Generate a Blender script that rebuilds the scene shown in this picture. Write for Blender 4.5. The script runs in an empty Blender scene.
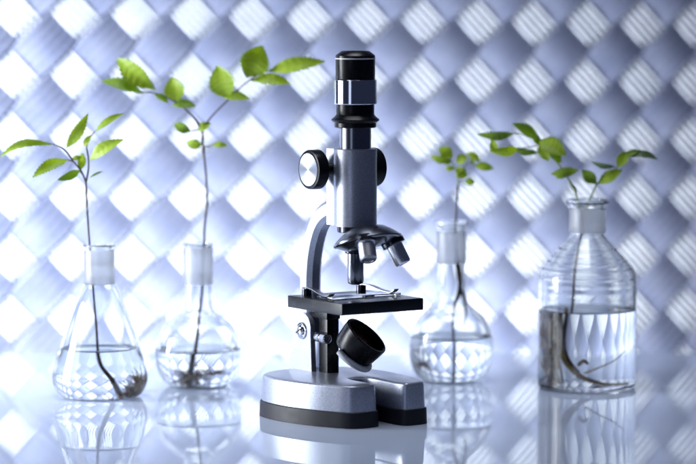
import bpy, bmesh, math, random
import numpy as np
from mathutils import Vector, Matrix
R = math.radians
C = bpy.context.scene.collection
random.seed(7)

# ------------------------------------------------------------------ camera
FPX = 3000.0                     # focal length in photo pixels (696 wide)
PITCH = math.atan(245.0 / FPX)
CAM = Vector((0.0, -1.72, 0.2487))
cam = bpy.data.cameras.new('camera')
cam.sensor_width = 36.0
cam.lens = FPX / 696.0 * 36.0
cam.clip_start = 0.05
cam.clip_end = 50
cam.dof.use_dof = True
cam.dof.focus_distance = 1.735
cam.dof.aperture_fstop = 5.6
camo = bpy.data.objects.new('camera', cam)
C.objects.link(camo)
camo.location = CAM
camo.rotation_euler = (math.pi / 2 - PITCH, 0, 0)
sc = bpy.context.scene
sc.camera = camo

# ------------------------------------------------------------------ world
w = bpy.data.worlds.new('World')
sc.world = w
w.use_nodes = True
bg = w.node_tree.nodes['Background']
bg.inputs['Color'].default_value = (0.36, 0.46, 1.0, 1)
bg.inputs['Strength'].default_value = 0.05

# ------------------------------------------------------------------ lamps
def area(name, loc, target, sx, sy, power, col):
    l = bpy.data.lights.new(name, 'AREA')
    l.shape = 'RECTANGLE'
    l.size, l.size_y, l.energy, l.color = sx, sy, power, col
    o = bpy.data.objects.new(name, l)
    C.objects.link(o)
    o.location = loc
    d = Vector(target) - Vector(loc)
    o.rotation_euler = d.to_track_quat('-Z', 'Y').to_euler()
    return o

area('softbox', (-0.66, -0.08, 0.26), (0.0, 0.0, 0.12), 0.30, 0.42, 1.05, (0.93, 0.96, 1.0))
side_lamp = area('backdrop_lamp_side', (-0.62, 0.06, 0.13), (-0.14, 0.45, 0.06), 0.20, 0.26, 5.6, (0.88, 0.93, 1.0))
side_lamp.data.spread = R(110)
area('backdrop_lamp_low', (-0.12, 0.352, -0.13), (-0.10, 0.46, 0.06), 0.52, 0.10, 5.2, (0.88, 0.93, 1.0))
top_lamp = area('overhead_softbox', (-0.14, -0.02, 0.95), (-0.14, -0.02, 0.0), 0.7, 0.4, 1.0, (0.88, 0.93, 1.0))
top_lamp.data.spread = R(60)
area('front_lamp', (-0.78, -1.40, 0.34), (0.0, 0.0, 0.15), 0.34, 0.60, 0.75, (0.66, 0.76, 1.0))

sc.view_settings.view_transform = 'Standard'
sc.view_settings.look = 'None'
sc.view_settings.exposure = 0.0
sc.view_settings.gamma = 1.0
sc.render.engine = 'CYCLES'
cy = sc.cycles
cy.use_denoising = True
cy.max_bounces = 24
cy.transmission_bounces = 20
cy.glossy_bounces = 8
cy.diffuse_bounces = 5
cy.transparent_max_bounces = 16
cy.caustics_refractive = True
cy.caustics_reflective = False
cy.blur_glossy = 0.0
cy.sample_clamp_indirect = 6.0

# ------------------------------------------------------------------ helpers
def at(u, v, Y):
    """point of the plane y = Y seen at photo pixel (u, v)"""
    x, z = (u - 348.0) / FPX, -(v - 232.0) / FPX
    d = Vector((x, math.cos(PITCH) + z * math.sin(PITCH), -math.sin(PITCH) + z * math.cos(PITCH)))
    return CAM + d * ((Y - CAM.y) / d.y)

def mpp(Y):
    return (Y - CAM.y) / FPX

def setp(o, label=None, cat=None, group=None, kind=None):
    if label: o['label'] = label
    if cat: o['category'] = cat
    if group: o['group'] = group
    if kind: o['kind'] = kind

def thing(name, loc, label, cat, rz=0.0, group=None):
    o = bpy.data.objects.new(name, None)
    o.empty_display_size = 0.02
    C.objects.link(o)
    o.location = loc
    o.rotation_euler = (0, 0, rz)
    setp(o, label, cat, group)
    return o

def obj(name, bm, mats, parent=None, smooth=35, label=None):
    me = bpy.data.meshes.new(name)
    bmesh.ops.recalc_face_normals(bm, faces=bm.faces)
    bm.to_mesh(me)
    bm.free()
    for m in (mats if isinstance(mats, (list, tuple)) else [mats]):
        me.materials.append(m)
    if smooth:
        me.polygons.foreach_set('use_smooth', [True] * len(me.polygons))
        me.set_sharp_from_angle(angle=R(smooth))
    o = bpy.data.objects.new(name, me)
    C.objects.link(o)
    if parent: o.parent = parent
    if label: o['label'] = label
    return o

def frame_for(axis):
    """matrix whose +Z is axis"""
    return Vector(axis).normalized().to_track_quat('Z', 'Y').to_matrix().to_4x4()

def lathe(bm, prof, loc=(0, 0, 0), axis=(0, 0, 1), seg=64, mat=0, closed=False):
    M = Matrix.Translation(Vector(loc)) @ frame_for(axis)
    rings = []
    for r, z in prof:
        if r < 1e-7:
            rings.append([bm.verts.new(M @ Vector((0, 0, z)))])
        else:
            rings.append([bm.verts.new(M @ Vector((r * math.cos(2 * math.pi * k / seg), r * math.sin(2 * math.pi * k / seg), z))) for k in range(seg)])
    pairs = list(zip(rings, rings[1:]))
    if closed: pairs.append((rings[-1], rings[0]))
    for a, b in pairs:
        if len(a) == 1 and len(b) == 1: continue
        for k in range(seg):
            k2 = (k + 1) % seg
            if len(a) == 1: f = bm.faces.new((a[0], b[k], b[k2]))
            elif len(b) == 1: f = bm.faces.new((a[k], b[0], a[k2]))
            else: f = bm.faces.new((a[k], b[k], b[k2], a[k2]))
            f.material_index = mat
    return bm

def cyl(bm, r, z0, z1, loc=(0, 0, 0), axis=(0, 0, 1), bev=0.0003, seg=48, mat=0):
    return lathe(bm, [(0, z0), (r - bev, z0), (r, z0 + bev), (r, z1 - bev), (r - bev, z1), (0, z1)], loc, axis, seg, mat)

def box(bm, c, s, rot=None, bev=0.0008, seg=2, mat=0):
    b = bmesh.new()
    bmesh.ops.create_cube(b, size=1.0)
    bmesh.ops.scale(b, vec=Vector(s), verts=b.verts)
    if bev: bmesh.ops.bevel(b, geom=list(b.edges), offset=bev, segments=seg, affect='EDGES', profile=0.6)
    M = Matrix.Translation(Vector(c)) @ (rot if rot else Matrix.Identity(4))
    bmesh.ops.transform(b, matrix=M, verts=b.verts)
    merge(bm, b, mat)
    return bm

def merge(bm, b, mat=0):
    mp = {v: bm.verts.new(v.co) for v in b.verts}
    for f in b.faces:
        try:
            nf = bm.faces.new([mp[v] for v in f.verts])
            nf.material_index = mat
        except ValueError:
            pass
    b.free()

def catmull(pts, n=6):
    P = [Vector(p) for p in pts]
    P = [2 * P[0] - P[1]] + P + [2 * P[-1] - P[-2]]
    out = []
    for i in range(1, len(P) - 2):
        for k in range(n):
            t = k / n
            a, b, c, d = P[i - 1], P[i], P[i + 1], P[i + 2]
            out.append(0.5 * ((2 * b) + (c - a) * t + (2 * a - 5 * b + 4 * c - d) * t * t + (3 * b - a - 3 * c + d) * t ** 3))
    out.append(P[-2])
    return out

def tube(bm, pts, radii, seg=10, n=6, mat=0, flat=None):
    """smooth tapered tube; radii is a number or one number per control point"""
    if not isinstance(radii, (list, tuple)): radii = [radii] * len(pts)
    P = catmull(pts, n)
    rr = []
    for i in range(len(radii) - 1):
        for k in range(n): rr.append(radii[i] + (radii[i + 1] - radii[i]) * k / n)
    rr.append(radii[-1])
    up = Vector((0.13, 0.31, 0.94))
    rings = []
    for i, p in enumerate(P):
        t = (P[min(i + 1, len(P) - 1)] - P[max(i - 1, 0)]).normalized()
        s = t.cross(up)
        if s.length < 1e-4: s = t.cross(Vector((1, 0, 0)))
        s.normalize()
        up = s.cross(t).normalized()
        rings.append([bm.verts.new(p + (s * math.cos(2 * math.pi * k / seg) + up * math.sin(2 * math.pi * k / seg)) * rr[i]) for k in range(seg)])
    for a, b in zip(rings, rings[1:]):
        for k in range(seg):
            bm.faces.new((a[k], a[(k + 1) % seg], b[(k + 1) % seg], b[k])).material_index = mat
    for ring, rev in ((rings[0], True), (rings[-1], False)):
        bm.faces.new(ring[::-1] if rev else ring).material_index = mat
    return bm

def sweep_rect(bm, pts, wy, th, n=8, mat=0, bev=0.0):
    """rectangular bar (wy wide in y, th thick in the x-z plane) along a path in the x-z plane"""
    P = catmull([(p[0], 0, p[1]) for p in pts], n)
    rings = []
    c = th * 0.22
    for i, p in enumerate(P):
        t = (P[min(i + 1, len(P) - 1)] - P[max(i - 1, 0)]).normalized()
        nrm = Vector((t.z, 0, -t.x))
        y = Vector((0, 1, 0))
        a, b = wy / 2, th / 2
        prof = [(-a + c, -b), (a - c, -b), (a, -b + c), (a, b - c), (a - c, b), (-a + c, b), (-a, b - c), (-a, -b + c)]
        rings.append([bm.verts.new(p + y * q + nrm * r) for q, r in prof])
    for a, b in zip(rings, rings[1:]):
        for k in range(8):
            bm.faces.new((a[k], a[(k + 1) % 8], b[(k + 1) % 8], b[k])).material_index = mat
    bm.faces.new(rings[0][::-1]); bm.faces.new(rings[-1])
    return bm

def prism(bm, outline, z0, z1, rnd=0.0, nr=4, mat=0, draft=0.0, M=None):
    """outline extruded from z0 to z1 with a rounded upper edge and a sloping side"""
    o = [Vector((p[0], p[1])) for p in outline]
    n = len(o)
    area2 = sum(o[i].x * o[(i + 1) % n].y - o[(i + 1) % n].x * o[i].y for i in range(n))
    if area2 < 0: o.reverse()
    nrm = []
    for i in range(n):
        t = (o[(i + 1) % n] - o[i - 1]).normalized()
        nrm.append(Vector((t.y, -t.x)))
    levels = [(0.0, z0)]
    if rnd > 0:
        for k in range(nr + 1):
            a = math.pi / 2 * k / nr
            levels.append((draft + rnd * (1 - math.cos(a)), z1 - rnd + rnd * math.sin(a)))
    else:
        levels.append((draft, z1))
    rings = []
    for off, z in levels:
        ring = []
        for p, q in zip(o, nrm):
            v = Vector((p.x - q.x * off, p.y - q.y * off, z))
            ring.append(bm.verts.new(M @ v if M else v))
        rings.append(ring)
    for a, b in zip(rings, rings[1:]):
        for k in range(n):
            bm.faces.new((a[k], a[(k + 1) % n], b[(k + 1) % n], b[k])).material_index = mat
    bm.faces.new(rings[0][::-1]).material_index = mat
    bm.faces.new(rings[-1]).material_index = mat
    return bm

def smooth_loop(pts, n=6):
    P = [Vector((p[0], p[1], 0)) for p in pts]
    m = len(P)
    out = []
    for i in range(m):
        a, b, c, d = P[i - 1], P[i], P[(i + 1) % m], P[(i + 2) % m]
        for k in range(n):
            t = k / n
            out.append(0.5 * ((2 * b) + (c - a) * t + (2 * a - 5 * b + 4 * c - d) * t * t + (3 * b - a - 3 * c + d) * t ** 3))
    return [(p.x, p.y) for p in out]

# ------------------------------------------------------------------ materials
def mat(name, col, rough=0.5, metal=0.0, **kw):
    m = bpy.data.materials.new(name)
    m.use_nodes = True
    b = m.node_tree.nodes['Principled BSDF']
    b.inputs['Base Color'].default_value = (*col, 1)
    b.inputs['Roughness'].default_value = rough
    b.inputs['Metallic'].default_value = metal
    for k, v in kw.items():
        b.inputs[k.replace('_', ' ')].default_value = v
    return m

def nodes(m):
    return m.node_tree.nodes, m.node_tree.links, m.node_tree.nodes['Principled BSDF']

def noise_color(m, c1, c2, scale, lo=0.35, hi=0.65, detail=4):
    N, L, b = nodes(m)
    tc = N.new('ShaderNodeTexCoord')
    no = N.new('ShaderNodeTexNoise')
    no.inputs['Scale'].default_value = scale
    no.inputs['Detail'].default_value = detail
    rp = N.new('ShaderNodeValToRGB')
    rp.color_ramp.elements[0].position = lo
    rp.color_ramp.elements[1].position = hi
    rp.color_ramp.elements[0].color = (*c1, 1)
    rp.color_ramp.elements[1].color = (*c2, 1)
    L.new(tc.outputs['Object'], no.inputs['Vector'])
    L.new(no.outputs['Fac'], rp.inputs['Fac'])
    L.new(rp.outputs['Color'], b.inputs['Base Color'])
    return no, rp

def noise_bump(m, scale, strength, dist=0.0003):
    N, L, b = nodes(m)
    tc = N.new('ShaderNodeTexCoord')
    no = N.new('ShaderNodeTexNoise')
    no.inputs['Scale'].default_value = scale
    no.inputs['Detail'].default_value = 3
    bp = N.new('ShaderNodeBump')
    bp.inputs['Strength'].default_value = strength
    bp.inputs['Distance'].default_value = dist
    L.new(tc.outputs['Object'], no.inputs['Vector'])
    L.new(no.outputs['Fac'], bp.inputs['Height'])
    L.new(bp.outputs['Normal'], b.inputs['Normal'])

def noise_rough(m, scale, lo, hi):
    N, L, b = nodes(m)
    tc = N.new('ShaderNodeTexCoord')
    no = N.new('ShaderNodeTexNoise')
    no.inputs['Scale'].default_value = scale
    no.inputs['Detail'].default_value = 5
    mr = N.new('ShaderNodeMapRange')
    mr.inputs['To Min'].default_value = lo
    mr.inputs['To Max'].default_value = hi
    L.new(tc.outputs['Object'], no.inputs['Vector'])
    L.new(no.outputs['Fac'], mr.inputs['Value'])
    L.new(mr.outputs['Result'], b.inputs['Roughness'])

SILVER = mat('silver_hammered_paint', (0.52, 0.53, 0.56), 0.36, 0.75, Coat_Weight=0.25, Coat_Roughness=0.15)
noise_color(SILVER, (0.36, 0.39, 0.48), (0.48, 0.51, 0.60), 1400, 0.4, 0.6)
noise_bump(SILVER, 900, 0.18, 0.0002)
RUBBER = mat('black_rubber', (0.010, 0.010, 0.016), 0.45, Specular_IOR_Level=0.3)
noise_rough(RUBBER, 300, 0.38, 0.55)
BLACK = mat('black_plastic', (0.006, 0.006, 0.008), 0.28, Specular_IOR_Level=0.22)
noise_rough(BLACK, 200, 0.2, 0.36)
STAGE = mat('black_enamel', (0.008, 0.009, 0.013), 0.22, Specular_IOR_Level=0.35)
noise_rough(STAGE, 120, 0.16, 0.34)
CHROME = mat('chrome', (0.80, 0.81, 0.84), 0.10, 1.0)
DARKCHROME = mat('smoked_chrome', (0.30, 0.31, 0.35), 0.20, 1.0)
GUN = mat('gunmetal', (0.05, 0.052, 0.066), 0.22, 0.9)
STEEL = mat('steel', (0.62, 0.63, 0.66), 0.22, 1.0)
noise_rough(STEEL, 250, 0.16, 0.3)
OBJM = mat('satin_chrome', (0.86, 0.87, 0.89), 0.30, 1.0)
BROWNREFL = mat('mirror_brown_reflection', (0.42, 0.20, 0.08), 0.25, 0.8)  # brown reflection seen in the mirror, put into its base colour
WHITEPL = mat('pale_plastic', (0.75, 0.76, 0.78), 0.35)

BRUSH = mat('brushed_disc', (0.50, 0.52, 0.57), 0.36, 1.0, Anisotropic=0.9)
N, L, b = nodes(BRUSH)
tg = N.new('ShaderNodeTangent'); tg.direction_type = 'RADIAL'; tg.axis = 'Z'
L.new(tg.outputs['Tangent'], b.inputs['Tangent'])

GLASS = mat('clear_glass', (0.97, 0.985, 0.98), 0.0, 0.0, IOR=1.47, Transmission_Weight=1.0)
WATER = mat('water', (0.985, 0.99, 0.985), 0.0, 0.0, IOR=1.333, Transmission_Weight=1.0)
SLIDE = mat('slide_glass', (0.93, 0.97, 0.98), 0.02, 0.0, IOR=1.5, Transmission_Weight=1.0)

FROST = mat('frosted_glass', (0.99, 0.99, 1.0), 0.38, 0.0, IOR=1.45, Transmission_Weight=1.0)
N, L, b = nodes(FROST)
tr = N.new('ShaderNodeBsdfTranslucent'); tr.inputs['Color'].default_value = (0.98, 0.98, 1.0, 1)
mx = N.new('ShaderNodeMixShader'); mx.inputs['Fac'].default_value = 0.30
L.new(b.outputs['BSDF'], mx.inputs[1]); L.new(tr.outputs['BSDF'], mx.inputs[2])
L.new(mx.outputs['Shader'], N['Material Output'].inputs['Surface'])

def leaf_mat(name, c1, c2, trans):
    m = mat(name, c1, 0.42)
    noise_color(m, c1, c2, 90, 0.3, 0.7)
    N, L, b = nodes(m)
    t = N.new('ShaderNodeBsdfTranslucent')
    t.inputs['Color'].default_value = (min(1, c2[0] * 1.9), min(1, c2[1] * 1.7), c2[2] * 0.8, 1)
    mx = N.new('ShaderNodeMixShader'); mx.inputs['Fac'].default_value = trans
    L.new(b.outputs['BSDF'], mx.inputs[1]); L.new(t.outputs['BSDF'], mx.inputs[2])
    L.new(mx.outputs['Shader'], N['Material Output'].inputs['Surface'])
    noise_bump(m, 500, 0.25, 0.0003)
    return m
LEAF = leaf_mat('leaf_green', (0.26, 0.38, 0.035), (0.37, 0.49, 0.06), 0.45)
LEAFD = leaf_mat('leaf_dark_green', (0.18, 0.29, 0.03), (0.27, 0.40, 0.05), 0.42)
LEAFL = leaf_mat('leaf_pale_green', (0.33, 0.45, 0.05), (0.43, 0.56, 0.08), 0.42)
LEAFG = leaf_mat('leaf_grey_green', (0.14, 0.22, 0.10), (0.2, 0.3, 0.15), 0.35)
STEM = mat('stem_brown', (0.03, 0.018, 0.014), 0.6)
noise_color(STEM, (0.018, 0.012, 0.012), (0.075, 0.045, 0.03), 220)
STALK = mat('stalk_red_brown', (0.06, 0.032, 0.032), 0.5)
STALKG = mat('stalk_green', (0.20, 0.27, 0.10), 0.5)
ROOT = mat('root_brown', (0.16, 0.085, 0.04), 0.7)
noise_color(ROOT, (0.055, 0.026, 0.014), (0.20, 0.105, 0.05), 160)
ROOTY = mat('root_tan', (0.33, 0.22, 0.07), 0.65)
noise_color(ROOTY, (0.17, 0.10, 0.035), (0.42, 0.30, 0.10), 130)
ROOTP = mat('root_pale', (0.42, 0.33, 0.22), 0.7)

TABLE = mat('gloss_acrylic', (0.56, 0.64, 0.82), 0.0, 0.0, IOR=1.5)
WEAVEA = mat('strap_highlight_tone', (0.86, 0.87, 0.90), 0.35)  # highlight on the ribs running one way, put into the colour
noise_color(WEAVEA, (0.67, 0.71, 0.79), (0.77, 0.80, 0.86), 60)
WEAVEB = mat('strap_shade_tone', (0.14, 0.17, 0.34), 0.5, 0.15)  # same weave running the other way, its shade put into the colour
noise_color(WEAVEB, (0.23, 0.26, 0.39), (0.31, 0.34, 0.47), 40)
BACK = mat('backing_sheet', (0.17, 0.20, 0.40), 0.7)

# ------------------------------------------------------------------ setting
PY = 2.20 - 1.72
TY = 2.03 - 1.72                                      # rear edge of the table                                     # the woven panel's plane
bm = bmesh.new()
box(bm, (0.0, (TY - 0.28) / 2, -0.006), (1.5, TY + 0.28, 0.012), bev=0.001)
tab = obj('tabletop', bm, TABLE, smooth=None)
setp(tab, 'glossy pale blue tabletop mirroring the flasks and the microscope', None, None, 'structure')

def woven_panel():
    wd = 0.0300                                      # strap pitch
    amp, halves = 0.0015, (wd * 0.40, wd * 0.49)
    nrib, sub, along = 5, 4, 8
    X0, X1, Z0, Z1 = -0.41, 0.80, -0.30, 0.60
    org = at(588, 23, PY)                             # centre of one bright cell
    tilt = R(-1.15)
    yaw = R(17)                                       # the left side stands nearer
    piv = 0.18
    verts, faces, mats = [], [], []
    cnt = 0
    na = nrib * sub
    vun = np.arange(na + 1) / na * 2 - 1
    ph = (np.arange(na + 1) % sub) / sub * 2 - 1
    rib = np.sqrt(np.clip(1 - ph ** 2, 0, 1)) * (wd * 0.42 / nrib) * 0.9
    ribs = (rib, rib * 0.4)
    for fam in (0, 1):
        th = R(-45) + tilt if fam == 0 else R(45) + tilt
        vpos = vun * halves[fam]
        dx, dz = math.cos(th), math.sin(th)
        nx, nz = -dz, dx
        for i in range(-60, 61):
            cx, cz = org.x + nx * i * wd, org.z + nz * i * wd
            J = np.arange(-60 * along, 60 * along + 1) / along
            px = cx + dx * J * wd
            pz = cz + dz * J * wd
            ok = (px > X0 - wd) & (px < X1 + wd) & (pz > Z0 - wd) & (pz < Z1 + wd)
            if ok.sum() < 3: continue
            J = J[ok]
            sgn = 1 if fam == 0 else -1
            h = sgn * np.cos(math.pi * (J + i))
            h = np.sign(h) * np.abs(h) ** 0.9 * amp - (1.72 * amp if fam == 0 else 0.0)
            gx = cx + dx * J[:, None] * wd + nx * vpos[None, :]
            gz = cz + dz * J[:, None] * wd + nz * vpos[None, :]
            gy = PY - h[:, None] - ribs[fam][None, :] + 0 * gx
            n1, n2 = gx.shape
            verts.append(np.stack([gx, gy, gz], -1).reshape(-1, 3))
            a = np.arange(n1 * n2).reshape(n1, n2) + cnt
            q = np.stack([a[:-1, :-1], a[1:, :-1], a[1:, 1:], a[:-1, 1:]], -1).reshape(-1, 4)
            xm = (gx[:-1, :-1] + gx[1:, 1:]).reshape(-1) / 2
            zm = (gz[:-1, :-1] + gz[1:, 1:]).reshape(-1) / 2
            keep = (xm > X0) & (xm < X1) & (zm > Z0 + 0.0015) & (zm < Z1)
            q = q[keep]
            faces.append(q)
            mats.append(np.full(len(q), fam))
            cnt += n1 * n2
    bx = np.array([[X0, PY + 0.0045, Z0], [X1, PY + 0.0045, Z0], [X1, PY + 0.0045, Z1], [X0, PY + 0.0045, Z1]])
    verts.append(bx); faces.append(np.arange(4)[None, :] + cnt); mats.append(np.array([2]))
    V = np.concatenate(verts); F = np.concatenate(faces); Mi = np.concatenate(mats)
    used = np.zeros(len(V), bool); used[F.ravel()] = True
    remap = np.cumsum(used) - 1
    V = V[used]; F = remap[F]
    me = bpy.data.meshes.new('woven_panel')
    me.vertices.add(len(V)); me.vertices.foreach_set('co', V.ravel())
    me.loops.add(F.size); me.loops.foreach_set('vertex_index', F.ravel().astype(np.int32))
    me.polygons.add(len(F))
    me.polygons.foreach_set('loop_start', np.arange(0, F.size, 4, dtype=np.int32))
    me.polygons.foreach_set('material_index', Mi.astype(np.int32))
    me.update(calc_edges=True)
    me.validate()
    me.polygons.foreach_set('use_smooth', [True] * len(me.polygons))
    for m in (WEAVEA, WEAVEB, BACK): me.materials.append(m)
    o = bpy.data.objects.new('woven_panel', me)
    C.objects.link(o)
    o.matrix_world = Matrix.Translation((piv, PY, 0)) @ Matrix.Rotation(yaw, 4, 'Z') @ Matrix.Translation((-piv, -PY, 0))
    setp(o, 'upright panel woven of ribbed straps, highlights painted white and shade blue-grey, behind the table', None, None, 'structure')
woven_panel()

# ------------------------------------------------------------------ microscope
S = 0.0005733                                         # metres per photo pixel at the optical axis
def zz(v): return (420.7 - v) * S
AX = at(355.3, 300, 0.0).x
scope = thing('microscope', (AX, 0.0, 0.0), 'silver and black student microscope with a curved arm, standing before the flasks', 'microscope', R(-56))
mm = 0.001

# base: an oval horseshoe, prongs pointing to +x
near = [(33.0, 8.0), (34.5, 12), (34.5, 20), (31.5, 26), (22, 31), (8, 36.5), (-10, 40.5), (-28, 41), (-42, 37.5), (-51, 27), (-54, 12)]
rest = [(-53, -6), (-48, -18), (-39, -26), (-26, -30.5), (-10, -32), (8, -31), (23, -28), (34.5, -24.5), (39.5, -20), (40.5, -12), (39, -7.5)]
slot = [(33, -6.0), (22, -6.3), (10, -6.5), (3, -5), (0.5, 0), (3, 5), (10, 6.5), (20, 6.6), (29, 6.6)]
oval = smooth_loop([(a * mm, -b * mm) for a, b in near + rest + slot], 5)
bm = prism(bmesh.new(), oval, 8.7 * mm, 24.2 * mm, rnd=1.8 * mm, nr=4, draft=0.8 * mm)
base = obj('base', bm, SILVER, scope, 40)
def grow(loop, d):
    o = [Vector((p[0], p[1])) for p in loop]; n = len(o)
    s = sum(o[i].x * o[(i + 1) % n].y - o[(i + 1) % n].x * o[i].y for i in range(n))
    out = []
    for i in range(n):
        t = (o[(i + 1) % n] - o[i - 1]).normalized()
        q = Vector((t.y, -t.x)) * (1 if s > 0 else -1)
        out.append(tuple(o[i] + q * d))
    return out
bm = prism(bmesh.new(), grow(oval, 1.3 * mm), 0.1 * mm, 9.2 * mm, rnd=0.8 * mm, nr=3, draft=0.4 * mm)
obj('rubber_sole', bm, RUBBER, base, 40)

# bracket: two cheeks with rounded tops, the arm pivots between them
def cheek(bm, y0, y1):
    pts = [(-58.5, 23.6), (-33.5, 23.6), (-34.8, 46)]
    for k in range(0, 9):
        a = R(5 + 172 * k / 8)
        pts.append((-43.3 + 8.7 * math.cos(a), 49.5 + 8.7 * math.sin(a)))
    pts += [(-52.6, 46)]
    M = Matrix(((1, 0, 0, 0), (0, 0, 1, 0), (0, 1, 0, 0), (0, 0, 0, 1)))
    prism(bm, [(a * mm, b * mm) for a, b in pts], y0 * mm, y1 * mm, M=M)
bm = bmesh.new(); cheek(bm, -8.2, -4.9); cheek(bm, 4.9, 8.2)
bmesh.ops.bevel(bm, geom=[e for e in bm.edges if e.is_manifold and e.calc_face_angle(0) > R(50)], offset=0.0005, segments=2, affect='EDGES')
bracket = obj('bracket', bm, SILVER, scope, 40)
for s in (-1, 1):
    bm = bmesh.new()
    lathe(bm, [(0, 0), (5.1, 0), (5.1, .5), (4.7, .9), (3.9, .95), (3.6, 1.5), (3.2, 2.1), (2.2, 2.6), (1.0, 2.8), (0, 2.85)], (0, 0, 0), (0, 0, 1), 40)
    bmesh.ops.scale(bm, vec=(mm, mm, mm), verts=bm.verts)
    box(bm, (0, 0, 2.75 * mm), (5.4 * mm, 0.9 * mm, 0.5 * mm), bev=0, mat=1)
    bmesh.ops.transform(bm, matrix=Matrix.Translation((-43.5 * mm, s * 8.2 * mm, 47.5 * mm)) @ frame_for((0, s, 0)) @ Matrix.Rotation(0.5, 4, 'Z'), verts=bm.verts)
    obj('pivot_screw', bm, [CHROME, GUN], bracket)

# arm
bm = sweep_rect(bmesh.new(), [(-12 * mm, 121 * mm), (-24 * mm, 119.5 * mm), (-35 * mm, 113 * mm), (-42 * mm, 102 * mm), (-46 * mm, 88 * mm), (-47.2 * mm, 72 * mm), (-46.5 * mm, 56 * mm), (-43.5 * mm, 45 * mm)], 10.2 * mm, 11.6 * mm, 8)
obj('arm', bm, SILVER, scope, 30)

# post under the stage and its cross-piece
bm = bmesh.new()
box(bm, (-27.5 * mm, 0, 43.6 * mm), (9 * mm, 8.4 * mm, 40.4 * mm))
box(bm, (-32.0 * mm, 0, 59.6 * mm), (19 * mm, 9.6 * mm, 8.2 * mm))
obj('stage_post', bm, BLACK, scope)

# stage
bm = bmesh.new()
box(bm, (0, 0, 67.4 * mm), (56.5 * mm, 56.5 * mm, 6.9 * mm), bev=0.7 * mm, seg=3)
cyl(bm, 7 * mm, 70.85 * mm, 71.1 * mm, mat=1)
stage = obj('stage', bm, [STAGE, DARKCHROME], scope)
for s in (-1, 1):
    bm = bmesh.new()
    lathe(bm, [(0, 70.8), (2.9, 70.8), (2.9, 74.6), (2.5, 75.2), (1.6, 75.6), (0, 75.7)], (0, 0, 0), seg=32)
    bmesh.ops.scale(bm, vec=(mm, mm, mm), verts=bm.verts)
    bmesh.ops.translate(bm, vec=(-22 * mm, s * 19 * mm, 0), verts=bm.verts)
    for f in bm.faces: f.material_index = 0 if f.calc_center_median().z < 0.0746 else 1
    b2 = sweep_rect(bmesh.new(), [(-25 * mm, 75.2 * mm), (-19 * mm, 75.5 * mm), (-12 * mm, 75.0 * mm), (-4 * mm, 73.4 * mm), (4 * mm, 72.6 * mm), (7.5 * mm, 73.2 * mm), (9.5 * mm, 74.6 * mm)], 3.6 * mm, 0.6 * mm, 6)
    bmesh.ops.translate(b2, vec=(0, s * 19 * mm, 0), verts=b2.verts)
    bmesh.ops.rotate(b2, cent=(-22 * mm, s * 19 * mm, 0), matrix=Matrix.Rotation(R(6 * s), 3, 'Z'), verts=b2.verts)
    merge(bm, b2, 1)
    obj('stage_clip', bm, [GUN, STEEL], stage)

# mirror drum under the stage
ax = Vector((0.555, 0.375, 0.74)).normalized()
ctr = Vector((2, 1.5, 43.5)) * mm
prof = [(0, -8.0), (9.0, -8.0), (11.4, -7.0), (12.8, -4.6), (13.8, 3.5), (14.0, 6.6), (13.6, 7.2), (12.8, 7.2), (12.3, 6.6), (11.9, 0.4), (0, 0.4)]
bm = lathe(bmesh.new(), [(a * mm, b * mm) for a, b in prof], ctr, ax, 56)
drum = obj('mirror_drum', bm, BLACK, scope)
bm = lathe(bmesh.new(), [(a * mm, b * mm) for a, b in [(0, 0.5), (11.6, 0.5), (11.6, 2.4), (11.1, 2.7), (0, 2.5)]], ctr, ax, 56)
obj('mirror_glass', bm, BROWNREFL, drum)
bm = bmesh.new()
fr = frame_for(ax)
dwn = Vector((0, 0, -1)); dwn = (dwn - ax * dwn.dot(ax)).normalized(); sid = ax.cross(dwn)
piv = [ctr - ax * (7.6 * mm) + (sid * math.cos(a) + dwn * math.sin(a)) * 13.0 * mm for a in [R(-15 + 210 * k / 14) for k in range(15)]]
tube(bm, piv, 1.9 * mm, 12, 3)
obj('mirror_fork', bm, WHITEPL, drum)
bm = bmesh.new()
prof = [(0, 0), (2.7, 0), (2.9, .4), (2.9, 5), (2.2, 5.3), (2.2, 6.4), (2.9, 6.7), (2.9, 12.4), (2.3, 13), (1.4, 13), (1.2, 12.6), (0, 12.6)]
lathe(bm, [(a * mm, b * mm) for a, b in prof], (-30 * mm, -6.2 * mm, 45 * mm), (1, -0.12, 0), 28)
obj('thumbscrew', bm, STEEL, drum)

# body tube with its rack housing
n = 40
out = []
for k in range(n + 1):
    a = R(-140 + 280 * k / n)
    out.append((12.4 * math.cos(a) * mm, 12.4 * math.sin(a) * mm))
out += [(-17.0 * mm, 8.6 * mm), (-17.8 * mm, 7.6 * mm), (-17.8 * mm, -7.6 * mm), (-17.0 * mm, -8.6 * mm)]
bm = prism(bmesh.new(), out, zz(225.5), zz(148), rnd=0.5 * mm, nr=2)
obj('body_tube', bm, SILVER, scope, 40)
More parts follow.
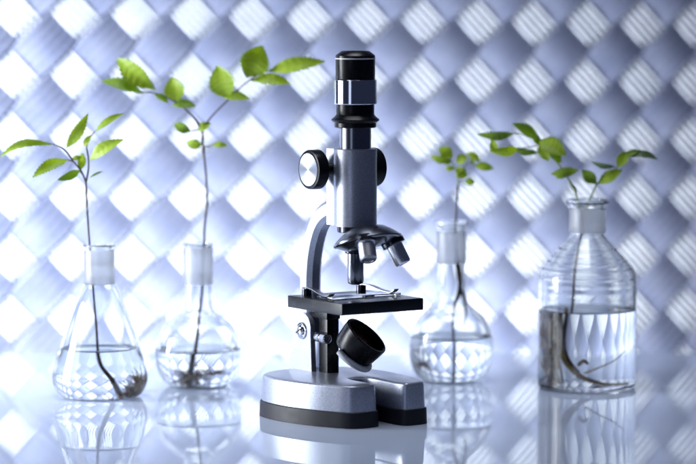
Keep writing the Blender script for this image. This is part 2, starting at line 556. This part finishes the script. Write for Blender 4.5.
# focus knobs
kz = zz(169)
for s in (-1, 1):
    bm = bmesh.new()
    prof = [(0, -8.5), (3.4, -8.5), (3.4, -.5), (10.4, -.5), (11.3, .3), (11.4, 1), (11.4, 6.2), (11.0, 6.9), (10.2, 7.1), (9.95, 6.7), (0, 6.7)]
    lathe(bm, [(a * mm, b * mm) for a, b in prof], (0, 0, 0), (0, 0, 1), 72)
    for v in bm.verts:                                # knurling
        r = math.hypot(v.co.x, v.co.y)
        if r > 11.2 * mm and 0.5 * mm < v.co.z < 6.5 * mm:
            kk = round(math.atan2(v.co.y, v.co.x) / (2 * math.pi) * 72)
            if kk % 2: v.co.x *= 0.975; v.co.y *= 0.975
    kn = obj('focus_knob', bm, BLACK, scope, 30)
    kn.location = (-13 * mm, s * 16.5 * mm, kz)
    kn.rotation_euler = frame_for((0, s, 0)).to_euler()
    bm = lathe(bmesh.new(), [(a * mm, b * mm) for a, b in [(0, 6.75), (9.7, 6.75), (9.7, 7.15), (9.3, 7.5), (0, 7.45)]], seg=72)
    obj('knob_face', bm, BRUSH, kn, 30)
# draw tube
bm = cyl(bmesh.new(), 9.1 * mm, zz(150), zz(124))
obj('draw_tube', bm, DARKCHROME, scope)
# eyepiece
def pz(L_): return [(r * mm, zz(v)) for r, v in L_]
prof = pz([(0, 127), (11.6, 127), (12.0, 126.3), (12.0, 122.2), (12.6, 121.6), (13.6, 120.2), (13.8, 119.2), (13.5, 118.2), (12.2, 116.5), (11.2, 114.6), (10.9, 113.5), (10.9, 103.5), (11.0, 102), (11.0, 80), (11.3, 78.8), (11.35, 59.5), (11.35, 59), (11.35, 55.2), (10.9, 54.2), (8.2, 50.7), (7.4, 50.3), (6.6, 50.6), (5.6, 52.0), (0, 52.2)])
eye = obj('eyepiece', lathe(bmesh.new(), prof, seg=72), BLACK, scope)
prof = pz([(11.05, 103.4), (12.1, 103.4), (12.35, 102.8), (12.35, 79.6), (12.1, 79.0), (11.35, 79.0)])
obj('chrome_collar', lathe(bmesh.new(), prof, seg=72, closed=True), CHROME, eye)
prof = pz([(11.2, 58.6), (11.55, 58.6), (11.55, 57.4), (11.2, 57.4)])
obj('silver_ring', lathe(bmesh.new(), prof, seg=72, closed=True), WHITEPL, eye)
# revolving nosepiece
bm = bmesh.new()
cyl(bm, 10.4 * mm, zz(232), zz(225))
t = R(17)
dn = Vector((math.sin(t), 0, -math.cos(t)))
cT = Vector((12.6 * mm, 0, zz(238.5)))
prof = [(0, 7.2), (8.5, 7.2), (11.5, 6.4), (15.5, 3.6), (18.6, 0.9), (19.9, -0.6), (19.9, -1.4), (19.2, -2.0), (17.5, -2.3), (13, -4.4), (0, -4.9)]
lathe(bm, [(a * mm, b * mm) for a, b in prof], cT, -dn, 72, 1)
nose = obj('nosepiece', bm, [GUN, DARKCHROME], scope)
e1 = Vector((-math.cos(t), 0, -math.sin(t)))
e2 = Vector((0, -1, 0))
def objective(phi, prof, mats, split):
    er = e1 * math.cos(phi) + e2 * math.sin(phi)
    d = dn * math.cos(t) + er * math.sin(t)
    p = cT + er * 13.2 * mm + dn * 0.8 * mm
    b = lathe(bmesh.new(), [(a * mm, c * mm) for a, c in prof], p, d, 48)
    for f in b.faces:
        f.material_index = 0 if (f.calc_center_median() - p).dot(d) < split * mm else 1
    obj('objective', b, mats, nose)
objective(0, [(0, 0), (6.0, 0), (6.2, 2.2), (6.2, 3.4), (5.8, 3.9), (4.7, 4.1), (4.7, 8.5), (4.55, 8.7), (4.7, 8.9), (4.75, 20.0), (4.3, 21.2), (2.6, 21.9), (2.2, 21.6), (0, 21.4)], [GUN, DARKCHROME], 3.9)
objective(R(141), [(0, 0), (6.4, 0), (6.6, 1.8), (6.6, 3.6), (6.2, 4.0), (5.0, 4.1), (4.9, 13.4), (4.3, 14.2), (2.6, 14.4), (2.4, 14.1), (0, 14.0)], [GUN, OBJM], 3.9)
objective(R(-118), [(0, 0), (6.4, 0), (6.9, 2.2), (6.9, 4.4), (6.4, 4.9), (4.8, 5.0), (4.7, 15.6), (4.1, 16.6), (2.5, 16.8), (2.3, 16.4), (0, 16.3)], [GUN, OBJM], 4.9)

# specimen slide lying on the stage under the clips
sl = obj('specimen_slide', box(bmesh.new(), (0, 0, 0.55 * mm), (15 * mm, 49 * mm, 1.1 * mm), bev=0.15 * mm), SLIDE, None)
rz = Matrix.Rotation(R(-56), 3, 'Z')
sl.location = Vector((AX, 0, 71.15 * mm)) + rz @ Vector((1.0 * mm, 2 * mm, 0))
sl.rotation_euler = (0, 0, R(-56 + 1.5))
setp(sl, 'thin clear glass slide lying across the black stage of the microscope', 'slide')

# ------------------------------------------------------------------ glassware
def glass(name, u, Y, outer, wall, foot, label, cat, level, neck, group=None, floor=1.6, ripple=None):
    """outer: list of (radius px, photo row) from the foot up; neck: (row0, row1, radius px) of the frosted sleeve"""
    k = mpp(Y)
    c = at(u, 380, Y)
    zt = at(u, 0, Y).z, at(u, 100, Y).z
    def zr(v): return at(u, v, Y).z
    root = thing(name, (c.x, Y, 0), label, cat, 0, group)
    pts = [(r * k, max(0.0003, zr(v) if v < 900 else 0.0003)) for r, v in outer]
    P = catmull([(r, 0, z) for r, z in pts], 9)
    op = [(max(p.x, 1e-5), max(p.z, 0.0003)) for p in P]
    # inner wall by offsetting the outer profile
    ip = []
    for i in range(len(op)):
        a, b = op[max(i - 1, 0)], op[min(i + 1, len(op) - 1)]
        tx, tz = b[0] - a[0], b[1] - a[1]
        l = math.hypot(tx, tz) or 1
        nx, nz = -tz / l, tx / l
        t_ = wall
        if ripple and zr(ripple[1]) < op[i][1] < zr(ripple[0]):      # blown glass: uneven wall
            t_ += 0.00010 * math.sin(op[i][1] * 1500) + 0.00010 * math.sin(op[i][1] * 2570 + 1)
        ip.append((op[i][0] + nx * t_, op[i][1] + nz * t_))
    ip = [p for p in ip if p[0] > 0.001 and p[1] > floor * mm]
    top = op[-1]
    prof = [(0, 0.0003)] + op + [(top[0] - wall * 0.5, top[1] + wall * 0.35)] + ip[::-1] + [(ip[0][0] * 0.6, floor * mm), (0, floor * mm)]
    obj('glass_body', lathe(bmesh.new(), prof, seg=96), GLASS, root, 60)
    # water, lapping into the wall
    zl = zr(level)
    wp = [(0, floor * mm - 0.00012), (ip[0][0] * 0.6, floor * mm - 0.00012)]
    last = None
    for r, z in ip:
        if z < zl: wp.append((r + 0.00012, z)); last = r
    def rad(z):
        for (r0, z0), (r1, z1) in zip(ip, ip[1:]):
            if z0 <= z <= z1 and z1 > z0: return r0 + (r1 - r0) * (z - z0) / (z1 - z0)
        return last
    wp += [(rad(zl + 0.0012) + 0.00012, zl + 0.0012), (rad(zl + 0.0004) - 0.0007, zl + 0.0004), (rad(zl) - 0.0025, zl), (0, zl)]
    obj('water', lathe(bmesh.new(), wp, seg=96), WATER, root, 60)
    v0, v1, rn = neck
    rr = rn * k
    q = [(rr - 0.0011, zr(v0)), (rr - 0.0002, zr(v0)), (rr, zr(v0 - 1.2)), (rr, zr(v1 + 1)), (rr - 0.0002, zr(v1)), (rr - 0.0011, zr(v1))]
    obj('frosted_neck', lathe(bmesh.new(), q, seg=72, closed=True), FROST, root, 50)
    return root

Y1 = 1.815 - 1.72
glass('conical_flask', 100, Y1, [(2, 990), (20, 990), (34, 990), (41, 394), (46.3, 386), (48, 378), (47, 370), (43.3, 357), (36.5, 335), (28, 310), (19.5, 289), (14.6, 281), (13.6, 276), (13.6, 262), (13.6, 250), (15.0, 247.5), (16.3, 246.2), (16.5, 245)],
      0.0014, 0, 'conical flask, clear glass, half full of water, at the far left', 'flask', 349, (284, 250, 15.4))
Y2 = 1.866 - 1.72
glass('round_flask', 198.5, Y2, [(2, 990), (14, 990), (22, 990), (29, 385), (37.5, 377.5), (42.3, 365), (43.4, 352), (41, 337), (34, 324), (23, 315.5), (16, 310.5), (14.2, 303), (13.8, 292), (13.3, 280), (13.3, 250), (14.6, 246.5), (15.2, 244)],
      0.0014, 0, 'round-bellied flask under the tallest seedling, between the conical flask and the microscope', 'flask', 350, (284, 247, 15.0), 'round flasks of water')
Y3 = 1.890 - 1.72
glass('round_flask', 451, Y3, [(2, 990), (14, 990), (22, 990), (29.5, 379), (37.5, 371), (41.6, 358), (42.4, 346), (40, 331), (33.5, 318), (23.5, 308.5), (17.2, 302), (15, 294), (14.6, 280), (13.3, 262), (13.3, 232), (15.2, 227), (17.4, 224.5), (17.5, 221.5)],
      0.0014, 0, 'round-bellied flask between the microscope and the straight-sided bottle', 'flask', 337, (263, 231, 15.0), 'round flasks of water')
Y4 = 1.853 - 1.72
glass('reagent_bottle', 586.5, Y4, [(2, 990), (25, 990), (43, 990), (48.6, 386), (49.5, 378), (49.5, 350), (49.5, 310), (49.5, 285), (48.8, 275), (45.5, 267.5), (38, 258), (29, 248), (21, 239.5), (17.6, 235), (16.4, 230), (16.4, 210), (17.2, 206), (20.5, 203.5), (21.3, 201.5), (20.8, 200.2)],
      0.0017, 0, 'straight-sided glass bottle with sloping shoulders, at the far right', 'bottle', 310, (232, 208, 18.2), floor=3.2, ripple=(240, 300))

# ------------------------------------------------------------------ seedlings
VIEW = Vector((0, -1, 0.08)).normalized()
def leaf(parent, Y, b, tpx, wpx, m=LEAF, bend=0.12, dy=0.0, dy0=0.0, tilt=0.35, serr=0.10, fold=0.18, roll=0.0, shape=0.9, label=None, sag=0.0):
    """a leaf blade from photo pixel b to tpx, wpx wide"""
    B, T = at(b[0], b[1], Y + dy0), at(tpx[0], tpx[1], Y + dy)
    ax_ = T - B
    Ln = ax_.length
    ax_.normalize()
    side = ax_.cross(VIEW).normalized()
    nrm = side.cross(ax_).normalized()
    side, nrm = side * math.cos(tilt) + nrm * math.sin(tilt), nrm * math.cos(tilt) - side * math.sin(tilt)
    W = wpx * mpp(Y) / 2 / max(0.45, math.cos(tilt))
    nu, nv = 26, 6
    rnd = random.Random(int(b[0] * 31 + tpx[1] * 17))
    ph = rnd.random() * 6
    bm_ = bmesh.new()
    grid = []
    for i in range(nu + 1):
        tt = i / nu
        wv = (math.sin(math.pi * tt ** shape) ** 0.85) if 0 < tt < 1 else 0.0
        wv = max(wv, 0.02) * W
        row = []
        for j in range(-nv, nv + 1):
            s = j / nv
            edge = 1.0
            if abs(j) == nv: edge = 1.0 + (serr if i % 2 else -serr)
            x = tt * Ln + (abs(s) ** 2) * 0.05 * Ln * (1 - tt) + (0.02 * Ln if abs(j) == nv and i % 2 else 0)
            y = s * wv * edge
            z = bend * Ln * (math.sin(math.pi * tt) if True else 0) + fold * abs(s) * wv * 1.2 + 0.06 * wv * math.sin(7 * tt + ph + s * 2) - (0.035 * wv * (1 + math.cos(2 * math.pi * 7 * (tt + 0.12 * abs(s)))) if 0 < abs(s) < 1 else 0)
            row.append(bm_.verts.new(B + ax_ * x + side * (y + sag * Ln * math.sin(math.pi * tt)) + nrm * z))
        grid.append(row)
    for r0, r1 in zip(grid, grid[1:]):
        for j in range(2 * nv):
            bm_.faces.new((r0[j], r0[j + 1], r1[j + 1], r1[j]))
    low = [[bm_.verts.new(v.co - nrm * 0.00025) for v in row] for row in grid]
    for r0, r1 in zip(low, low[1:]):
        for j in range(2 * nv):
            bm_.faces.new((r0[j + 1], r0[j], r1[j], r1[j + 1]))
    rim = [row[0] for row in grid] + grid[-1][1:] + [row[-1] for row in grid[-2::-1]] + grid[0][-2:0:-1]
    rim2 = [row[0] for row in low] + low[-1][1:] + [row[-1] for row in low[-2::-1]] + low[0][-2:0:-1]
    for k in range(len(rim)):
        k2 = (k + 1) % len(rim)
        bm_.faces.new((rim[k2], rim[k], rim2[k], rim2[k2]))
    o = obj('leaf', bm_, m, parent, 60, label)
    return o

def px_tube(bm_, Y, pts, r, mat_=0, seg=10):
    """pts: (u, v) or (u, v, dy)"""
    tube(bm_, [at(p[0], p[1], Y + (p[2] if len(p) > 2 else 0.0)) for p in pts], [x * mpp(Y) for x in r] if isinstance(r, (list, tuple)) else r * mpp(Y), seg, 6, mat_)

def rootlets(bm_, Y, u, v, n, spread, rise, seed, dy=0.0, r=0.35, down=0.4, mats=(0,)):
    rn = random.Random(seed)
    for _ in range(n):
        a = rn.uniform(0, 2 * math.pi)
        l = rn.uniform(0.4, 1.0)
        p = [Vector((0, 0, 0))]
        d = Vector((math.cos(a), math.sin(a), rn.uniform(-down, 0.5)))
        for k in range(4):
            d = d + Vector((rn.uniform(-.7, .7), rn.uniform(-.7, .7), rn.uniform(-.5, .45)))
            p.append(p[-1] + d.normalized() * spread * l / 4)
        c = at(u, v, Y + dy)
        q = []
        for s in p:
            z = max(0.0030, c.z + s.z * mpp(Y) * rise)
            q.append((c.x + s.x * mpp(Y), c.y + s.y * mpp(Y), z))
        tube(bm_, q, [r * mpp(Y), r * 0.9 * mpp(Y), r * 0.7 * mpp(Y), r * 0.5 * mpp(Y), r * 0.3 * mpp(Y)], 6, 3, rn.choice(mats))

def seedling(c, Y, label):
    p = at(c[0], c[1], Y)
    t_ = thing('seedling', (p.x, Y, p.z), label, 'seedling', 0, 'seedlings rooted in water')
    return t_

def bind(root):
    """children were built in world space: keep them in place under the thing"""
    for ch in root.children:
        ch.matrix_parent_inverse = Matrix.Translation(-root.location)

# --- seedling in the conical flask
Y = Y1
p = seedling((122, 392), Y, 'seedling with narrow drooping leaves, in the conical flask')
bm = bmesh.new()
px_tube(bm, Y, [(85.8, 180), (86.6, 200), (88.5, 230), (91, 262), (94, 300), (96.5, 330), (98, 352), (101, 368), (109, 380), (116, 388), (121, 393)], [1.1, 1.0, 1.0, 1.05, 1.1, 1.2, 1.4, 1.5, 1.8, 2.0, 1.4])
obj('stem', bm, STEM, p)
bm = bmesh.new()
px_tube(bm, Y, [(86, 182), (81, 171), (74, 162), (67, 152), (61, 147), (53, 144)], [1.1, 1.0, .9, .8, .7, .6])
px_tube(bm, Y, [(86.3, 181), (88.5, 168), (88, 155), (86.5, 147), (90, 138), (95, 131)], [1.1, .9, .8, .7, .6, .5])
px_tube(bm, Y, [(85, 179), (82, 174), (79, 170.5)], [.9, .7, .6])
px_tube(bm, Y, [(74, 162), (70, 160.5), (67, 160)], [.7, .6, .5])
obj('stalk', bm, STALK, p)
leaf(p, Y, (54, 144), (0, 157), 7.5, LEAF, sag=0.17, tilt=0.25, serr=.06)
leaf(p, Y, (65.5, 149), (88, 113.5), 11, LEAFL, tilt=-0.3, dy=-.006)
leaf(p, Y, (94, 132), (123.5, 113.5), 7.0, LEAF, tilt=0.4)
leaf(p, Y, (83.5, 147), (91, 135), 6, LEAFL, tilt=.2)
leaf(p, Y, (88.5, 161), (123.5, 139.5), 12, LEAFL, tilt=0.2, dy=-.008, sag=-.04)
leaf(p, Y, (69, 159.5), (32.5, 177.5), 11.5, LEAF, tilt=-.3, dy=-.01, serr=.2, sag=.04)
leaf(p, Y, (81, 170), (57.5, 180), 8.5, LEAFD, tilt=.3, dy=-.008)
leaf(p, Y, (89, 178), (103, 171.2), 2.4, LEAFD, tilt=.3)
leaf(p, Y, (80, 171), (82, 153), 8, LEAFL, tilt=-.4, dy=.005)
leaf(p, Y, (82, 157), (72, 158), 5, LEAFL, tilt=.1)
bm = bmesh.new()
rootlets(bm, Y, 121, 391, 60, 16, 0.8, 3, 0.0, 0.5, mats=(0, 0, 1))
rootlets(bm, Y, 126, 387, 150, 15, 1.0, 4, 0.0, 0.45, mats=(0, 0, 1))
rootlets(bm, Y, 130, 381, 150, 13, 1.3, 14, 0.004, 0.5, 0.6, mats=(0, 0, 1))
rootlets(bm, Y, 108, 392, 18, 16, 0.5, 5, -0.004, 0.35, mats=(0, 1))
obj('root', bm, [ROOT, ROOTY], p)
bind(p)

# --- tallest seedling, left round flask
Y = Y2
p = seedling((189, 386), Y, 'tallest seedling, forked with broad rounded leaves, beside the microscope')
bm = bmesh.new()
px_tube(bm, Y, [(202.5, 128), (203, 146), (206, 176), (207, 202), (204.5, 228), (204, 250), (202, 290), (199.5, 315), (197, 338), (194.5, 355), (192, 372), (190.5, 386)], [1.2, 1.2, 1.1, 1.1, 1.2, 1.2, 1.3, 1.4, 1.7, 2.0, 2.6, 2.2])
obj('stem', bm, STEM, p)
bm = bmesh.new()
px_tube(bm, Y, [(202.5, 131), (206, 124), (213, 115), (227, 101), (241, 87), (256, 76), (270, 70)], [1.3, 1.0, .8, .75, .7, .65, .5])
px_tube(bm, Y, [(202.5, 131), (197, 122), (189, 113), (180, 105), (168, 98), (152, 92.5), (141, 92)], [1.3, 1.0, .9, .8, .75, .7, .5])
px_tube(bm, Y, [(202.7, 129), (197, 130), (191, 131)], [.7, .6, .5])
px_tube(bm, Y, [(203, 146), (208, 146), (213, 145.5)], [.6, .5, .5])
obj('stalk', bm, STALK, p)
leaf(p, Y, (229, 99), (217.5, 65.5), 26, LEAF, tilt=.25, shape=.85)
leaf(p, Y, (246.5, 78), (262, 45.5), 29, LEAF, tilt=-.2, shape=.85)
leaf(p, Y, (268, 71), (325, 61.5), 15, LEAFL, tilt=.2, shape=.8)
leaf(p, Y, (250, 80), (291, 83.5), 11.5, LEAFL, tilt=.5, shape=.9)
leaf(p, Y, (223, 97.5), (250, 98.5), 9.5, LEAF, tilt=.55)
leaf(p, Y, (157, 91), (117.5, 58.5), 21, LEAF, tilt=.2, shape=1.1)
leaf(p, Y, (144, 94), (102, 81), 11.5, LEAFD, tilt=-.5, shape=1.05)
leaf(p, Y, (178.5, 102), (172, 77), 21, LEAF, tilt=.2, shape=.85)
leaf(p, Y, (171.5, 105), (196, 106.5), 9, LEAFD, tilt=.6)
leaf(p, Y, (153.5, 93.5), (168.5, 103), 6.5, LEAFD, tilt=.5)
leaf(p, Y, (191.5, 131.5), (173.5, 123.5), 10.5, LEAFD, tilt=.2)
leaf(p, Y, (197, 131), (211, 123), 8.5, LEAF, tilt=.3)
leaf(p, Y, (203, 145), (186.5, 142), 10, LEAFL, tilt=.3)
leaf(p, Y, (212, 145.5), (227.5, 145.5), 6.0, LEAF, tilt=.4)
bm = bmesh.new()
rootlets(bm, Y, 191, 383, 130, 26, 0.8, 8, 0.0, 0.4, 0.2, mats=(0, 0, 1))
rootlets(bm, Y, 193, 372, 120, 24, 1.0, 9, 0.0, 0.35, 0.4, mats=(0, 1))
rootlets(bm, Y, 211, 370, 60, 18, 0.9, 10, -.004, 0.35, 0.4, mats=(0, 1))
obj('root', bm, [ROOT, ROOTY], p)
bind(p)

# --- small seedling, right round flask
Y = Y3
p = seedling((455, 384), Y, 'smallest seedling, with a tuft of bright small leaves, in the flask right of the microscope')
bm = bmesh.new()
px_tube(bm, Y, [(458, 184), (457, 203), (455.5, 228), (456, 250), (460, 275), (459, 293), (455, 304), (453, 320), (453.5, 345), (453, 372), (453, 382)], [1.1, 1.0, 1.0, 1.2, 2.2, 2.4, 1.5, 1.2, 1.2, 1.2, .8])
px_tube(bm, Y, [(456, 258), (458.5, 278), (463, 296), (466, 312), (464, 326)], [1.3, 1.6, 1.4, 1.0, .6])
obj('stem', bm, STEM, p)
bm = bmesh.new()
px_tube(bm, Y, [(458, 185), (457, 176), (454, 166), (450, 159)], [.9, .8, .7, .5])
px_tube(bm, Y, [(457.5, 178), (463, 168), (469, 163), (475, 165)], [.8, .7, .6, .5])
px_tube(bm, Y, [(458, 183), (462, 182), (466, 182)], [.6, .5, .5])
obj('stalk', bm, STALKG, p)
leaf(p, Y, (450.5, 161), (430.5, 156.5), 8, LEAF, tilt=.3)
leaf(p, Y, (453, 158), (438.5, 148), 12.5, LEAF, tilt=-.2)
leaf(p, Y, (456, 163), (467.5, 156), 10, LEAF, tilt=.3)
leaf(p, Y, (466.5, 152.5), (480.5, 161), 7.5, LEAFL, tilt=.4)
leaf(p, Y, (474, 165.5), (493.5, 168.5), 9, LEAF, tilt=.2)
leaf(p, Y, (455, 170), (467, 177), 11.5, LEAF, tilt=.2)
leaf(p, Y, (465, 182.5), (475, 181.5), 8, LEAF, tilt=.2)
leaf(p, Y, (455, 168), (445, 168), 6, LEAFL, tilt=.3)
leaf(p, Y, (457, 166), (463, 174), 7, LEAF, tilt=-.2)
leaf(p, Y, (452, 160), (443, 163), 6, LEAF, tilt=.3)
leaf(p, Y, (470, 163), (479, 155), 6, LEAFL, tilt=.4)
bm = bmesh.new()
rootlets(bm, Y, 454, 378, 20, 18, 1.0, 12, 0.0, 0.3, 0.2, mats=(0,))
rootlets(bm, Y, 430, 362, 40, 13, 1.3, 13, 0.0, 0.4, 0.2, mats=(1,))
obj('root', bm, [ROOTP, ROOT], p)
bind(p)

# --- seedling in the bottle, two leafy stems
Y = Y4
p = seedling((576, 386), Y, 'two-stemmed seedling with dark green leaflets, in the straight-sided bottle')
bm = bmesh.new()
px_tube(bm, Y, [(582, 218), (582, 232), (578, 252), (574.5, 275), (573, 300), (571, 318), (569, 342), (572, 358), (580, 371)], [1.1, 1.1, 1.1, 1.1, 1.3, 1.6, 2.0, 2.2, 1.8])
obj('stem', bm, STEM, p)
bm = bmesh.new()
px_tube(bm, Y, [(582, 220), (579, 207), (575.5, 193), (570, 182), (561, 168), (551, 155), (541, 143), (532, 137)], [1.0, 1.0, 1.0, .9, .8, .8, .7, .5])
px_tube(bm, Y, [(582, 220), (585.5, 210), (591, 197), (597, 184), (606, 176), (616, 168), (628, 156)], [1.0, .9, .9, .8, .7, .6, .5])
px_tube(bm, Y, [(541, 144), (530, 147), (517, 149)], [.6, .5, .5])
px_tube(bm, Y, [(541, 142), (528, 136), (513, 133)], [.6, .5, .5])
px_tube(bm, Y, [(572, 186), (575, 190), (576, 196)], [1.5, 1.6, 1.2])
obj('stalk', bm, STALKG, p)
leaf(p, Y, (515, 133.5), (478, 134), 8.5, LEAFD, tilt=.5, serr=.25)
leaf(p, Y, (503, 134), (490, 138), 5.0, LEAFD, tilt=.3, serr=.2)
leaf(p, Y, (540, 141), (512.5, 123.5), 11, LEAFD, tilt=-.45, dy=-.006, serr=.2)
leaf(p, Y, (533, 134), (539, 145), 7, LEAFD, tilt=.2, serr=.2)
leaf(p, Y, (520, 148), (489, 151), 10, LEAFL, tilt=-.2, dy=-.008, sag=-.10)
leaf(p, Y, (496, 153), (492, 139), 8, LEAFL, tilt=.2)
leaf(p, Y, (539, 153), (511, 147), 6.5, LEAFD, tilt=.5, serr=.2)
leaf(p, Y, (538, 140), (566, 155.5), 17, LEAF, tilt=.3, serr=.25, dy=-.01)
leaf(p, Y, (540, 142), (549, 161), 12, LEAF, tilt=-.3, serr=.2, dy=-.004)
leaf(p, Y, (546, 147), (561, 163), 10, LEAFD, tilt=.3, serr=.2, dy=.006)
leaf(p, Y, (579, 170), (551, 174), 9.5, LEAF, tilt=.4, sag=.05, serr=.2)
leaf(p, Y, (568, 172), (556, 178), 6, LEAF, tilt=.3, serr=.2)
leaf(p, Y, (597, 184), (582, 170), 12, LEAFD, tilt=.1, serr=.15)
leaf(p, Y, (597, 184), (622, 170), 11.5, LEAF, tilt=.2, serr=.2)
leaf(p, Y, (616, 167), (591, 161.5), 5, LEAFG, tilt=.6, serr=.2)
leaf(p, Y, (617, 168), (629, 151), 11, LEAF, tilt=.3, serr=.2)
leaf(p, Y, (622, 158), (640, 150), 6, LEAFD, tilt=.4)
leaf(p, Y, (627, 156), (658, 160), 7, LEAFG, tilt=.5, sag=-.08)
bm = bmesh.new()
px_tube(bm, Y, [(566.5, 308), (566, 330), (567, 348), (572, 362), (581, 374), (592, 380), (604, 383), (618, 382)], [2.0, 2.6, 3.0, 2.8, 2.4, 2.0, 1.7, 1.0], 1)
px_tube(bm, Y, [(585, 372, -.004), (598, 366, -.01), (610, 360, -.012), (620, 350, -.01)], [1.0, .7, .6, .4], 1)
px_tube(bm, Y, [(580, 364, -.008), (584, 360, -.01), (588, 363, -.01)], [1.6, 2.0, 1.2], 0)
for k in range(26):
    rn = random.Random(40 + k)
    u0 = rn.uniform(556, 563)
    px_tube(bm, Y, [(u0, 312, rn.uniform(-.008, .014)), (u0 + rn.uniform(-3, 3), 335, rn.uniform(-.008, .014)), (u0 + rn.uniform(-3, 3), 358, rn.uniform(-.008, .014)), (u0 + rn.uniform(-4, 6), 383, rn.uniform(-.006, .01))], [1.1, 1.3, 1.1, .7], 0, 6)
obj('root', bm, [ROOT, ROOTY], p)
bind(p)
